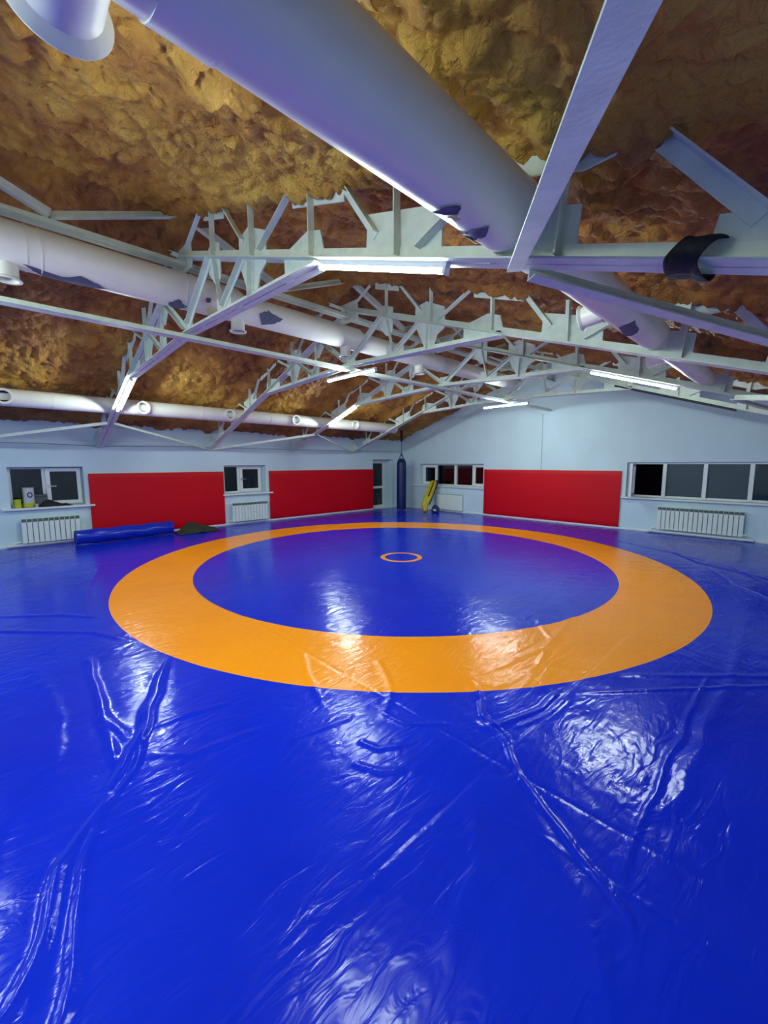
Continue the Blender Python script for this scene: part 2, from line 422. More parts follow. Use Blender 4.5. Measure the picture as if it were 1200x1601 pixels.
# glazed door in the deep recess by the corner
t = structure(link('door_1', None))
ring(MB(), tr_left, D1[0], D1[1], 0.40, 0.47, D1[2], D1[3], 0.06).build('frame', M_WHITEPVC, t, bevel=.006)
leaf = ring(MB(), tr_left, D1[0] + .06, D1[1] - .06, 0.39, 0.45, 0.05, D1[3] - .06, 0.085)
wbox(leaf, tr_left, D1[0] + .14, D1[1] - .14, 0.39, 0.45, 0.79, 0.88)
leaf = leaf.build('leaf', M_WHITEPVC, t, bevel=.006)
for a, b in ((0.135, 0.79), (0.88, D1[3] - .145)): wbox(MB(), tr_left, D1[0] + .145, D1[1] - .145, 0.416, 0.424, a, b).build('pane', M_GLASS, leaf)
h = MB(); wbox(h, tr_left, D1[0] + .08, D1[0] + .1, .36, .39, .98, 1.0); wbox(h, tr_left, D1[0] + .08, D1[0] + .2, .345, .36, .98, 1.0); h.build('handle', M_CHROME, leaf)

# ================================================================== WRESTLING MAT
KX, KY = 6.2224, -6.4937
FOLDS = [  # points, width sigma, height
 ([(7.4, -10.8), (8.46, -11.26), (8.65, -11.41), (8.99, -11.58), (9.12, -11.7), (9.24, -11.8), (9.5, -11.87), (9.71, -11.96), (10.0, -12.2)], .022, .026),
 ([(7.62, -10.93), (8.34, -11.25), (8.6, -11.34)], .022, .022),
 ([(8.15, -11.13), (8.85, -11.43), (9.09, -11.62), (9.3, -11.72), (9.51, -11.77), (9.87, -11.84), (10.1, -11.95)], .02, .022),
 ([(9.1, -11.75), (9.34, -11.85), (9.61, -11.89), (9.82, -11.94)], .018, .015),
 ([(6.91, -11.36), (8.02, -11.43), (8.5, -11.38)], .03, .02), ([(8.05, -11.45), (8.72, -11.47)], .02, .016),
 ([(7.1, -11.7), (7.9, -11.65), (8.6, -11.75)], .035, .012), ([(8.7, -11.95), (9.3, -12.1), (9.6, -12.4)], .03, .015),
 ([(10.17, -8.84), (10.15, -9.2), (10.08, -9.5), (9.97, -9.72)], .028, .020), ([(10.24, -8.9), (10.2, -9.3), (10.14, -9.55)], .02, .014),
 ([(9.75, -9.38), (9.92, -9.55), (10.15, -9.7), (10.56, -10.02), (10.8, -10.14), (11.0, -10.26), (11.1, -10.43)], .020, .013),
 ([(10.47, -10.03), (10.83, -10.31), (11.06, -10.61)], .05, .010), ([(10.25, -10.15), (10.5, -10.5), (10.62, -10.9)], .05, .008),
 ([(10.37, -10.21), (10.66, -10.16), (10.88, -10.17), (11.05, -10.16), (11.33, -10.16)], .010, .004),
 ([(10.89, -7.61), (10.91, -9.15), (10.91, -9.55), (10.95, -10.3)], .018, .009),
 ([(10.99, -5.71), (11.05, -7.88), (11.01, -8.58), (11.02, -9.34), (10.92, -9.79)], .05, .014),
 ([(4.6, -12.4), (5.08, -11.9), (5.52, -11.37), (5.99, -11.05)], .03, .018), ([(5.2, -12.4), (5.64, -11.91), (6.38, -11.2), (6.9, -10.98)], .03, .018),
 ([(10.19, -8.89), (10.58, -8.44), (11.25, -7.66), (11.8, -7.0)], .022, .010), ([(10.3, -8.4), (10.8, -7.9), (11.6, -7.1)], .03, .008),
 ([(9.74, -9.41), (10.13, -9.63), (10.21, -9.7)], .015, .008), ([(9.6, -9.2), (9.95, -9.57), (10.1, -9.6)], .02, .012),
 ([(9.32, -10.17), (9.25, -10.44), (9.21, -10.7)], .025, .009), ([(9.4, -10.02), (9.62, -10.0), (9.8, -9.8)], .02, .010),
 ([(9.5, -10.35), (9.66, -10.3), (9.75, -10.15)], .02, .010), ([(9.62, -10.5), (9.8, -10.42), (9.9, -10.3)], .02, .009),
 ([(8.46, -11.26), (8.48, -10.98), (8.58, -10.7)], .022, .012), ([(8.99, -10.67), (8.91, -11.13), (8.71, -11.34)], .025, .012),
 ([(8.2, -9.9), (8.6, -10.1), (9.1, -10.3)], .03, .007), ([(8.8, -9.5), (9.2, -9.75), (9.5, -10.1)], .03, .008),
 ([(9.0, -6.0), (9.6, -7.2), (9.75, -8.2), (9.6, -9.1)], .03, .009), ([(9.2, -7.4), (9.7, -8.0), (9.9, -8.7)], .03, .009),
 ([(10.0, -4.2), (10.3, -5.2), (10.25, -6.4)], .03, .008), ([(10.3, -3.4), (10.7, -4.4), (11.4, -5.2)], .035, .018), ([(9.4, -2.2), (10.2, -3.2), (11.2, -3.7)], .035, .018),
 ([(10.5, -3.0), (11.0, -3.9), (11.8, -4.4)], .035, .016), ([(8.0, -1.6), (9.2, -2.3), (10.3, -2.9)], .03, .010),
 ([(3.0, -10.6), (4.4, -11.0), (5.8, -11.2)], .04, .010), ([(2.0, -11.2), (3.4, -11.9), (4.8, -12.3)], .04, .010), ([(1.0, -10.8), (1.6, -11.8), (2.4, -12.6)], .04, .010),
]
def seg_dist(X, Y, pts):
    """distance to a polyline and position along it (0..1)"""
    best = np.full(X.shape, 1e9); tt = np.zeros(X.shape)
    L = [0]
    for a, b in zip(pts, pts[1:]): L.append(L[-1] + math.hypot(b[0] - a[0], b[1] - a[1]))
    for i, (a, b) in enumerate(zip(pts, pts[1:])):
        dx, dy = b[0] - a[0], b[1] - a[1]; l2 = dx * dx + dy * dy
        t = np.clip(((X - a[0]) * dx + (Y - a[1]) * dy) / l2, 0, 1)
        dd = np.hypot(X - a[0] - t * dx, Y - a[1] - t * dy)
        c = dd < best; best = np.where(c, dd, best); tt = np.where(c, (L[i] + t * math.sqrt(l2)) / L[-1], tt)
    return best, tt
def mat_h(X, Y):
    h = 0.045 + 0.004 * perlin(X * 0.7 + 5, Y * 0.7) + 0.0014 * perlin(X * 2.3, Y * 2.3 + 8)
    c, s = math.cos(0.75), math.sin(0.75)
    U, V = X * c + Y * s, -X * s + Y * c
    U2 = U + 0.2 * perlin(X * 1.3, Y * 1.3 + 3)
    act = np.clip(0.5 + 1.3 * perlin(X * 0.6 + 60, Y * 0.6), 0, 1)
    h += 0.0022 * act * (1 - np.abs(perlin(U2 * 3.4, V * 1.2 + 4)) * 2.2)
    h += 0.0016 * act * (1 - np.abs(perlin(U2 * 8, V * 4 + 14)) * 2.2) + 0.0008 * act * (1 - np.abs(perlin(U2 * 19, V * 9 + 24)) * 2.2)
    far = np.clip((Y + 9.5) / 4, 0, 1)
    h += 0.003 * far * perlin(U * 2.2 + 9, V * 7)
    wob = 0.03 * perlin(X * 3, Y * 3 + 50)
    for pts, sg, ht in FOLDS:
        x0 = min(p[0] for p in pts) - .3; x1 = max(p[0] for p in pts) + .3; y0 = min(p[1] for p in pts) - .3; y1 = max(p[1] for p in pts) + .3
        mk = (X > x0) & (X < x1) & (Y > y0) & (Y < y1)
        if not mk.any(): continue
        dd, t = seg_dist(X[mk] + wob[mk], Y[mk] + wob[mk], pts)
        e = np.clip(np.minimum(t, 1 - t) / 0.15, 0, 1); e = e * e * (3 - 2 * e)
        h[mk] += 0.75 * ht * e * (np.exp(-(dd / sg) ** 2) - 0.18 * np.exp(-(dd / (3.2 * sg)) ** 2))
    # joint between the padded mats under the cover runs along the hall
    for xs, sg2, st in ((10.2, .012, .004),):
        h += st * np.tanh((X - xs - 0.012 * perlin(Y * 0.8, Y * 0 + 3)) / sg2) * 0.5 - 0.003 * np.exp(-((X - xs - 0.012 * perlin(Y * 0.8, Y * 0 + 3)) / 0.012) ** 2)
    h -= 0.0025 * np.exp(-((Y + 9.98 - 0.01 * X) / 0.012) ** 2)
    return h
tm = thing('wrestling_mat', 'blue vinyl wrestling mat with a large orange ring covering the hall floor', 'mat', (KX, KY, 0))
def polar(name, r0, r1, nr, th, m):
    R = np.linspace(r0, r1, nr)[:, None]; X = KX + R * np.cos(th)[None]; Y = KY + R * np.sin(th)[None]
    o = grid_mesh(name, X - KX, Y - KY, mat_h(X, Y), m, tm, wrap=True)
    return o
# angles: dense towards the camera corner (-46 deg)
c0 = math.radians(-46)
th = np.concatenate([np.linspace(c0 - 0.87, c0 + 0.87, 900, endpoint=False), np.linspace(c0 + 0.87, c0 + 2 * math.pi - 0.87, 760, endpoint=False)])
R1 = 4.5
bx0, bx1, by0, by1 = 0.04, WX - 0.01, -LY + 0.02, -0.04
ct, sn = np.cos(th), np.sin(th)
tx = np.where(ct > 0, (bx1 - KX) / np.maximum(ct, 1e-9), (bx0 - KX) / np.minimum(ct, -1e-9))
ty = np.where(sn > 0, (by1 - KY) / np.maximum(sn, 1e-9), (by0 - KY) / np.minimum(sn, -1e-9))
Rm = np.minimum(tx, ty)
f = np.linspace(0, 1, 330)[:, None]
RR = R1 + f * (Rm - R1)[None]
X, Y = KX + RR * ct[None], KY + RR * sn[None]
grid_mesh('blue_border', X - KX, Y - KY, mat_h(X, Y), M_BLUE, tm, wrap=True)
polar('orange_ring', 3.497, 4.5, 62, th, M_ORANGE)
th2 = np.linspace(0, 2 * math.pi, 620, endpoint=False)
polar('blue_field', 0.385, 3.497, 130, th2, M_BLUE)
polar('centre_ring', 0.30, 0.385, 6, th2[::3], M_ORANGE)
polar('centre_spot', 0.001, 0.30, 12, th2[::3], M_BLUE)
tag(tm.children[1], 'orange ring printed on the mat')

# ================================================================== ROOF TRUSSES
CH = 0.075       # chord angle leg
YV = Vector((0, 1, 0))
def angle_web(p0, p1, w=0.05, t=0.007, flip=1):
    """single steel angle in the truss plane, on its near face"""
    a, b = Vector((p0[0], 0, p0[1])), Vector((p1[0], 0, p1[1]))
    dvec = (b - a).normalized(); n = YV.cross(dvec) * flip
    m = MB()
    m.bar(a, b, n, YV, -w / 2, w / 2, -0.006 - t, -0.006)
    m.bar(a, b, n, YV, w / 2 - t, w / 2, -0.006 - w, -0.006 - t)
    return m
def double_angle(p0, p1, w=CH, t=0.008, upright=1, step=0.75):
    """two angles back to back with spacer plates in the gap"""
    a, b = Vector((p0[0], 0, p0[1])), Vector((p1[0], 0, p1[1]))
    d = (b - a); L = d.length; d.normalize(); n = YV.cross(d)
    if n.z < 0: n = -n
    n = n * upright
    m = MB()
    for s in (-1, 1):
        y0, y1 = sorted((s * 0.006, s * (0.006 + t)))
        m.bar(a, b, n, YV, -w / 2, w / 2, y0, y1)
        y0, y1 = sorted((s * (0.006 + t), s * (0.006 + w)))
        m.bar(a, b, n, YV, -w / 2, -w / 2 + t, y0, y1)
    k = int(L / step)
    for i in range(k):
        q = a + d * (L * (i + 0.5) / k)
        m.bar(q - d * 0.05, q + d * 0.05, n, YV, -w / 2 - 0.002, w / 2 + 0.003, -0.0059, 0.0059)
    return m
def zl(s): return 4.217 - SL * s
def zu(s): return 4.717 - SL * s
TZ0, TZ1 = 3.36, 3.25        # tie: centre, ends
def zt(s): return TZ0 + (TZ1 - TZ0) * s / 2.72
truss_parts = []             # (name, meshbuilder)
OFF = Vector((RX, 0, EAVE))
def T(s, z, sd): return (sd * s, z - EAVE)
for sd in (1, -1):
    truss_parts.append(('lower_chord', double_angle(T(0.0, zl(0), sd), T(5.985, zl(5.985), sd))))
    truss_parts.append(('top_chord', double_angle(T(0.0, zu(0) + .10, sd), T(5.93, zu(5.93) + .10, sd), upright=-1)))
    truss_parts.append(('tie_chord', double_angle(T(0.0, zt(0), sd), T(2.74, zt(2.74), sd), w=0.07)))
    for s in (0.86, 1.70, 2.62, 3.50, 4.47, 5.2):
        truss_parts.append(('vertical_strut', angle_web(T(s, zl(s) - .02, sd), T(s + (.06 if s > 4 else 0), zu(s) + .08, sd), 0.055, flip=1)))
    for s0, s1, up_, w_, fl in ((0.10, 0.70, 1, .05, 1), (0.99, 1.52, 0, .05, -1), (1.84, 2.46, 1, .055, 1), (2.90, 3.32, 0, .055, -1), (3.68, 4.36, 1, .06, 1), (4.70, 5.16, 0, .06, -1)):
        a, b = (T(s0, zl(s0) + .05, sd), T(s1 + .05, zu(s1) + .06, sd)) if up_ else (T(s0 - .03, zu(s0) + .08, sd), T(s1, zl(s1) + .11, sd))
        truss_parts.append(('diagonal_strut', angle_web(a, b, w_, flip=fl)))
    for (s0, z0_), (s1, z1_), w_, fl in (((0.78, zl(.78) - .04), (0.05, zt(.05) + .05), .06, 1), ((0.86, zl(.86) - .06), (1.0, zt(1) + .05), .045, -1),
                                         ((1.52, zl(1.52) - .04), (1.05, zt(1.05) + .05), .05, 1), ((1.68, zl(1.68) - .05), (1.66, zt(1.66) - .02), .05, 1)):
        truss_parts.append(('tie_strut', angle_web(T(s0, z0_, sd), T(s1, z1_, sd), w_, flip=fl)))
    def plate(pts): return MB().prism([T(s, z, sd) for s, z in pts], -0.0058, 0.0058)
    gus = [
        [(0.70, zl(.7) - .20), (0.70, zl(.7) + .05), (0.80, zl(.8) + .12), (0.98, zl(.98) + .12), (0.98, zl(.98) - .22), (.86, zl(.98) - .26)],
        [(1.42, zl(1.42) + .14), (1.62, zl(1.5) + .20), (1.92, zl(1.92) + .20), (1.92, zl(1.92) - .06), (1.80, zl(1.8) - .16), (1.74, zt(1.7)), (1.60, zt(1.6)), (1.42, zl(1.42) - .10)],
        [(2.22, zl(2.22)), (2.56, zl(2.56) + .17), (2.72, zl(2.72) + .17), (2.78, zl(2.78) - .03), (2.72, zt(2.72) - .03), (2.22, zt(2.22) - .03)],
        [(3.22, zl(3.22)), (3.24, zl(3.24) + .24), (3.84, zl(3.84) + .26), (3.84, zl(3.84))],
        [(4.36, zl(4.36)), (4.40, zl(4.4) + .20), (4.58, zl(4.58) + .20), (4.56, zl(4.56))],
        [(5.02, zl(5.02)), (5.05, zl(5.05) + .13), (5.42, zl(5.42) + .16), (5.42, zl(5.42))],
        [(0.62, zu(.62) - .16), (0.62, zu(.62) + .06), (1.10, zu(1.1) + .06), (1.10, zu(1.1) - .16)],
        [(2.36, zu(2.36) - .16), (2.36, zu(2.36) + .06), (3.0, zu(3.0) + .06), (3.0, zu(3.0) - .16)],
        [(4.14, zu(4.14) - .16), (4.16, zu(4.16) + .06), (4.76, zu(4.76) + .06), (4.78, zu(4.78) - .10), (4.58, zu(4.58) - .17)],
        [(0.86, zt(.86) - .03), (0.86, zt(.86) + .16), (1.2, zt(1.2) + .14), (1.2, zt(1.2) - .03)],
        [(5.86, zl(5.86) - .05), (5.70, zl(5.7) + .06), (5.94, zl(5.94) + .36), (5.98, zl(5.98) + .3), (5.98, zl(5.98) - .05)],
    ]
    for g in gus: truss_parts.append(('gusset_plate', plate(g)))
for pts in ([(-.14, TZ0 - .03), (-.12, TZ0 + .16), (.12, TZ0 + .16), (.14, TZ0 - .03)], [(-.22, 4.02), (-.2, 4.32), (.2, 4.32), (.22, 4.02)]):
    truss_parts.append(('gusset_plate', MB().prism([(s, z - EAVE) for s, z in pts], -0.0058, 0.0058)))
meshes = []
for nm, m in truss_parts:
    me = bpy.data.meshes.new(nm); me.from_pydata(m.v, [], m.f); me.materials.append(M_STEEL); fix_normals(me); meshes.append((nm, me))
TRUSS_Y = [-k * BAY for k in (4, 3, 2, 1, 5, 6)]
TL = ['pale steel roof truss nearest the camera, wrapped with a black cloth on its chord',
      'pale steel roof truss second from the camera, a lamp on its middle tie',
      'pale steel roof truss third from the camera, lamps on both sloping sides',
      'pale steel roof truss farthest back, in front of the white gable wall',
      'pale steel roof truss just behind the camera, overhead',
      'pale steel roof truss farthest behind the camera']
for y, lb in zip(TRUSS_Y, TL):
    t = thing('roof_truss', lb, 'roof truss', (RX, y, EAVE), 'roof trusses')
    for nm, me in meshes: link(nm, me, t)

# ---- longitudinal members: double angles along the hall
def long_double(name, x, z, y0, y1, w, label, step=1.2):
    c = Vector((x, (y0 + y1) / 2, z)); t = thing(name, label, 'beam', (x, y0, z))
    XV = Vector((1, 0, 0))
    for s in (-1, 1):
        m = MB(); a, b = Vector((0, 0, 0)), Vector((0, y1 - y0, 0))
        u0, u1 = sorted((s * .008, s * (.008 + .007))); m.bar(a, b, XV, (0, 0, 1), u0, u1, -w / 2, w / 2)
        u0, u1 = sorted((s * .015, s * (.008 + w))); m.bar(a, b, XV, (0, 0, 1), u0, u1, -w / 2, -w / 2 + .007)
        m.build('angle_bar', M_STEEL, t)
    n = int((y1 - y0) / step)
    for i in range(n):
        q = (i + .5) * (y1 - y0) / n
        MB().box((-.0078, q - .05, -w / 2 - .003), (.0078, q + .05, w / 2 + .003)).build('spacer_plate', M_STEEL, t)
    return t
long_double('longitudinal_tie', RX, TZ0 - 0.075, -LY, -0.01, 0.06, 'long pale steel tie running along the hall at lamp height')
long_double('ridge_beam', RX, 4.10, -LY, -0.01, 0.07, 'long pale steel beam running along the hall under the ridge')
# ---- ridge sway braces (short angles from mid-bay on the ridge beam up to the ridge)
def angle_any(p0, p1, w, t=0.007, upv=(0, 0, 1), half=1):
    p0, p1 = Vector(p0), Vector(p1); d = (p1 - p0).normalized(); e = d.cross(Vector(upv)).normalized(); n = e.cross(d)
    m = MB(); o = p0.copy()
    a, b = Vector((0, 0, 0)), p1 - p0
    m.bar(a, b, e, n, -w / 2, w / 2, -t, 0)
    m.bar(a, b, e, n, -w / 2 * half, (-w / 2 + t) * half, 0, w) if half > 0 else m.bar(a, b, e, n, w / 2 - t, w / 2, 0, w)
    return m, o
BN = ['between the nearest truss and the camera', 'behind the nearest truss', 'behind the second truss', 'behind the third truss']
for (ya, nmb) in zip((-5, -4, -3, -2), BN):
    ym = (ya + .5) * BAY
    for yy, e in ((ya, 'sloping up towards the near end'), (ya + 1, 'sloping up towards the far end')):
        m, o = angle_any((RX + .02, ym + .012 * (1 if yy > ya else -1), 4.145), (RX + .02, yy * BAY + .06 * (1 if yy == ya else -1), 4.60), .07)
        b = m.build('ridge_brace', M_STEEL); b.location = o
        tag(b, 'pale ridge brace ' + nmb + ', ' + e, 'brace', 'ridge braces')
# ---- diagonal braces from a chord node out to the feet of the neighbouring trusses
BR = [
 ((10.27, -4 * BAY, 2.675), (11.96, -5 * BAY, 1.99), .066, 'broad lavender steel brace passing overhead at upper right'),
 ((10.30, -4 * BAY, 2.665), (11.96, -3 * BAY + .05, 2.19), .07, 'long lavender steel brace running to the right wall under the nearest truss'),
 ((1.45, -4 * BAY, 2.575), (0.07, -3 * BAY - .05, 2.14), .05, 'thin brace by left wall from the nearest truss towards the far corner'),
 ((1.45, -4 * BAY, 2.575), (0.07, -5 * BAY + .05, 2.14), .05, 'thin brace by left wall from the nearest truss towards the camera end'),
 ((1.45, -2 * BAY, 2.575), (0.07, -1 * BAY - .05, 2.14), .05, 'thin brace by left wall from the third truss towards the far corner'),
 ((1.45, -2 * BAY, 2.575), (0.07, -3 * BAY + .05, 2.14), .05, 'thin brace by left wall from the third truss towards the camera end'),
 ((10.55, -2 * BAY, 2.575), (11.93, -1 * BAY - .05, 2.14), .05, 'brace by right wall from the third truss towards the far gable'),
 ((10.55, -2 * BAY, 2.575), (11.93, -3 * BAY + .08, 2.14), .05, 'brace by right wall from the third truss towards the camera'),
]
for a, b, wd, lb in BR:
    a = tuple(Vector(a).lerp(Vector(b), .055 / abs(b[1] - a[1])))      # bolted either side of the node
    m, o = angle_any(a, b, wd)
    q = m.build('diagonal_brace', M_STEEL); q.location = o
    tag(q, lb, 'brace', 'chord braces')

# ================================================================== VENTILATION DUCTS
def tube_y(x, z, r, y0, y1, n=40, capa=True, capb=True):
    m = MB(); ang = [2 * math.pi * k / n for k in range(n)]
    ys = np.linspace(y0, y1, 8)
    vs = [(x + r * math.cos(a), y, z + r * math.sin(a)) for y in ys for a in ang]
    fs = [(i * n + k, i * n + (k + 1) % n, (i + 1) * n + (k + 1) % n, (i + 1) * n + k) for i in range(7) for k in range(n)]
    if capa: fs.append(tuple(range(n)))
    if capb: fs.append(tuple(range(7 * n, 8 * n)))
    return m.add(vs, fs)
def cone_y(x, z, r0, r1, z1, y0, y1, n=40):
    m = MB(); ang = [2 * math.pi * k / n for k in range(n)]
    vs = [(x + r0 * math.cos(a), y0, z + r0 * math.sin(a)) for a in ang] + [(x + r1 * math.cos(a), y1, z1 + r1 * math.sin(a)) for a in ang]
    return m.add(vs, [(k, (k + 1) % n, (k + 1) % n + n, k + n) for k in range(n)])
def tear(parent, x, z, r, pts, m=M_TEAR, name='torn_patch', jag=1.0):
    """ragged sheet lying on a duct: polygon of (angle deg, y), subdivided to follow the curve"""
    P = []
    for (a, b) in zip(pts, pts[1:] + pts[:1]):
        for k in range(4):
            t_ = k / 4; P.append((a[0] + (b[0] - a[0]) * t_ + random.uniform(-3, 3) * jag, a[1] + (b[1] - a[1]) * t_ + random.uniform(-.010, .010) * jag))
    c = (sum(p[0] for p in P) / len(P), sum(p[1] for p in P) / len(P))
    K = 5; vs = []; fs = []
    def pt(a, y, rr): return (x + rr * math.cos(math.radians(a)), y, z + rr * math.sin(math.radians(a)))
    n = len(P)
    for k in range(1, K + 1):
        for p in P: vs.append(pt(c[0] + (p[0] - c[0]) * k / K, c[1] + (p[1] - c[1]) * k / K, r + 0.004 + (0.004 if k == K else 0)))
    vs.append(pt(c[0], c[1], r + .004)); ci = len(vs) - 1
    for j in range(n): fs.append((ci, j, (j + 1) % n))
    for k in range(K - 1):
        for j in range(n): fs.append((k * n + j, (k + 1) * n + j, (k + 1) * n + (j + 1) % n, k * n + (j + 1) % n))
    return MB().add(vs, fs).build(name, m, parent, smooth=True)
def nozzle(parent, base, direc, r, L, fl, inner=M_DARKIN, closed=0.6):
    """short outlet spigot with a rolled flange; lies at base, pointing along direc"""
    base = Vector(base); d = Vector(direc).normalized(); n = 32
    e = d.cross(Vector((0, 1, 0)) if abs(d.y) < .9 else Vector((1, 0, 0))).normalized(); g = d.cross(e)
    def ringp(t, rr): return [base + d * t + (e * math.cos(q) + g * math.sin(q)) * rr for q in [2 * math.pi * k / n for k in range(n)]]
    prof = [(0, r), (L * .8, r), (L * .9, r * 1.0), (L, fl), (L + .004, fl + .003), (L + .010, fl), (L + .008, r * .94), (L * closed, r * .92)]
    m = MB(); vs = []; fs = []
    for t_, rr in prof: vs += ringp(t_, rr)
    for i in range(len(prof) - 1): fs += [(i * n + k, i * n + (k + 1) % n, (i + 1) * n + (k + 1) % n, (i + 1) * n + k) for k in range(n)]
    o = m.add(vs, fs).build('outlet_nozzle', M_DUCT, parent, smooth=True)
    MB().add(ringp(L * closed, r * .92), [tuple(range(n))]).build('damper', inner, o)
    return o
def bands(parent, x, z, r, ys, wdt=0.05):
    for y in ys: tube_y(x, z, r + .005, y - wdt / 2, y + wdt / 2).build('joint_band', M_DUCT, parent, smooth=True)
# --- big right-hand duct, close to the camera
t = thing('ventilation_duct', 'big white round duct crossing overhead from top left, narrowing towards the gable', 'duct', (0, 0, 0), 'ventilation ducts')
DX = 10.28
tube_y(DX, 2.90, .150, -LY + .02, -9.72).build('wide_section', M_DUCT, t, smooth=True)
cone_y(DX, 2.90, .150, .118, 2.89, -9.72, -9.60).build('reducer', M_DUCT, t, smooth=True)
tube_y(DX, 2.89, .118, -9.60, -7.52).build('middle_section', M_DUCT, t, smooth=True)
cone_y(DX, 2.89, .118, .105, 2.88, -7.52, -7.44).build('reducer', M_DUCT, t, smooth=True)
tube_y(DX, 2.88, .105, -7.44, -4.75).build('end_section', M_DUCT, t, smooth=True)
for y in (-11.52, -11.38): bands(t, DX, 2.90, .150, [y], .012)
bands(t, DX, 2.90, .150, [-10.07], .008); bands(t, DX, 2.89, .118, [-7.56], .02)
bands(t, DX, 2.90, .1495, [-11.45], .13)
nozzle(t, (DX - .10, -11.655, 2.905), (-1, 0, -.06), .095, .20, .118)
nozzle(t, (DX - .09, -8.55, 2.87), (-1, 0, -.12), .075, .14, .09)
nozzle(t, (DX - .08, -6.75, 2.87), (-1, 0, -.12), .075, .14, .09)
tear(t, DX, 2.90, .150, [(-112, -10.52), (-90, -10.53), (-73, -10.49), (-80, -10.455), (-97, -10.47)])
tear(t, DX, 2.90, .150, [(-131, -10.29), (-100, -10.31), (-72, -10.29), (-85, -10.25), (-110, -10.23), (-131, -10.20)])
tear(t, DX, 2.90, .153, [(-98, -10.47), (-84, -10.47), (-88, -10.42), (-97, -10.43)], M_SCRAP, 'glue_scrap')
tear(t, DX, 2.90, .153, [(-135, -10.24), (-116, -10.24), (-116, -10.18), (-135, -10.17)], M_SCRAP, 'glue_scrap')
tear(t, DX, 2.89, .118, [(-95, -8.42), (-49, -8.39), (-60, -8.19), (-115, -8.10)])
tear(t, DX, 2.89, .118, [(-70, -9.39), (-57, -9.35), (-60, -9.31), (-73, -9.34)], jag=.4)
# --- centre duct under the ridge
t = thing('ventilation_duct', 'white round duct under the ridge with torn grey foil and downward nozzles', 'duct', (0, 0, 0), 'ventilation ducts')
tube_y(RX, 3.80, .200, -LY + .02, -9.40).build('wide_section', M_DUCT, t, smooth=True)
cone_y(RX, 3.80, .200, .172, 3.775, -9.40, -9.30).build('reducer', M_DUCT, t, smooth=True)
tube_y(RX, 3.775, .172, -9.30, -7.35).build('middle_section', M_DUCT, t, smooth=True)
cone_y(RX, 3.775, .172, .150, 3.75, -7.35, -7.25).build('reducer', M_DUCT, t, smooth=True)
tube_y(RX, 3.75, .150, -7.25, -2.05).build('end_section', M_DUCT, t, smooth=True)
bands(t, RX, 3.80, .20, [-11.44, -11.33, -10.03, -9.95], .012); bands(t, RX, 3.75, .15, [-5.2, -3.0], .04)
for y, zc, rr in ((-11.58, 3.80, .2), (-9.36, 3.80, .19), (-7.57, 3.775, .172), (-5.78, 3.75, .15), (-3.9, 3.75, .15)):
    nozzle(t, (RX, y, zc - rr * .75), (0.0, 0, -1), .085, .17, .105)
tear(t, RX, 3.80, .200, [(-59, -11.47), (-78, -11.40), (-82, -11.28), (-66, -11.12), (-53, -11.04), (-58, -10.96), (-78, -10.81), (-108, -11.05), (-105, -11.30)])
tear(t, RX, 3.80, .200, [(-75, -10.22), (-45, -10.13), (-69, -10.02), (-105, -10.11)])
tear(t, RX, 3.775, .172, [(-17, -9.14), (4, -9.01), (-8, -8.93), (-16, -8.78), (-40, -8.90), (-64, -9.06)])
tear(t, RX, 3.80, .200, [(-22, -9.83), (-18, -9.77), (-32, -9.77), (-36, -9.82)], jag=.4)
tear(t, RX, 3.80, .200, [(-60, -9.80), (-40, -9.76), (-50, -9.62), (-84, -9.60), (-90, -9.74)], M_SCRAP, 'glue_scrap')
# --- thin duct along the left eave
t = thing('ventilation_duct', 'slim white round duct along the left eave with ring outlets facing the room', 'duct', (0, 0, 0), 'ventilation ducts')
LX, LZ = 1.68, 2.905
tube_y(LX, LZ, .150, -LY + .02, -2.05).build('duct_pipe', M_DUCT, t, smooth=True)
bands(t, LX, LZ, .15, [-10.9, -8.3, -6.6, -4.6, -2.1], .03)
for i, y in enumerate((-13.4, -11.57, -9.49, -7.70, -5.93, -3.90)):
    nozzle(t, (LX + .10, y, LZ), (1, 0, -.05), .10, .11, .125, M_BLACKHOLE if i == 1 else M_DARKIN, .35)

# ================================================================== LED LAMPS
def lamp(p0, p1, label):
    """linear LED batten hanging under a truss chord, from p0 to p1"""
    p0, p1 = Vector(p0), Vector(p1); d = (p1 - p0).normalized(); n = YV.cross(d)
    if n.z < 0: n = -n
    L = (p1 - p0).length
    t = thing('led_batten', label, 'lamp', p0, 'LED battens on the trusses')
    a, b = Vector((0, 0, 0)), p1 - p0
    MB().bar(a, b, n, YV, -.008, .022, -.0205, .0205).build('housing', M_WHITEPVC, t)
    m = MB(); N = 18; vs = []
    for q in (a + d * .02, b - d * .02):      # opal tube, open only where it sits on the narrow housing
        for k in range(N + 1):
            an = math.radians(18 - 216 * k / N); vs.append(q + YV * (.019 * math.cos(an)) + n * (.019 * math.sin(an) - .014))
    fs = [(k, k + 1, N + 2 + k, N + 1 + k) for k in range(N)] + [tuple(range(N + 1)), tuple(range(2 * N + 1, N, -1))]
    m.add(vs, fs).build('diffuser', M_LED, t, smooth=True)
    for q0, q1 in ((a, a + d * .02), (b - d * .02, b)):
        MB().bar(q0, q1, n, YV, -.035, .006, -.021, .021).build('end_cap', M_WHITEPVC, t)
    for f_ in (.2, .8):
        MB().bar(b * f_ - d * .015, b * f_ + d * .015, n, YV, .02, .04, -.012, .012).build('clip', M_STEEL, t)
    return t
def on_chord(x): return low(x) - .0375 - .026
def on_tie(x): return zt(abs(x - RX)) - .035 - .10
yT = lambda k: -k * BAY
lamp((8.71, yT(4), on_chord(8.71)), (9.88, yT(4), on_chord(9.88)), 'bright white LED batten under the nearest truss at upper centre')
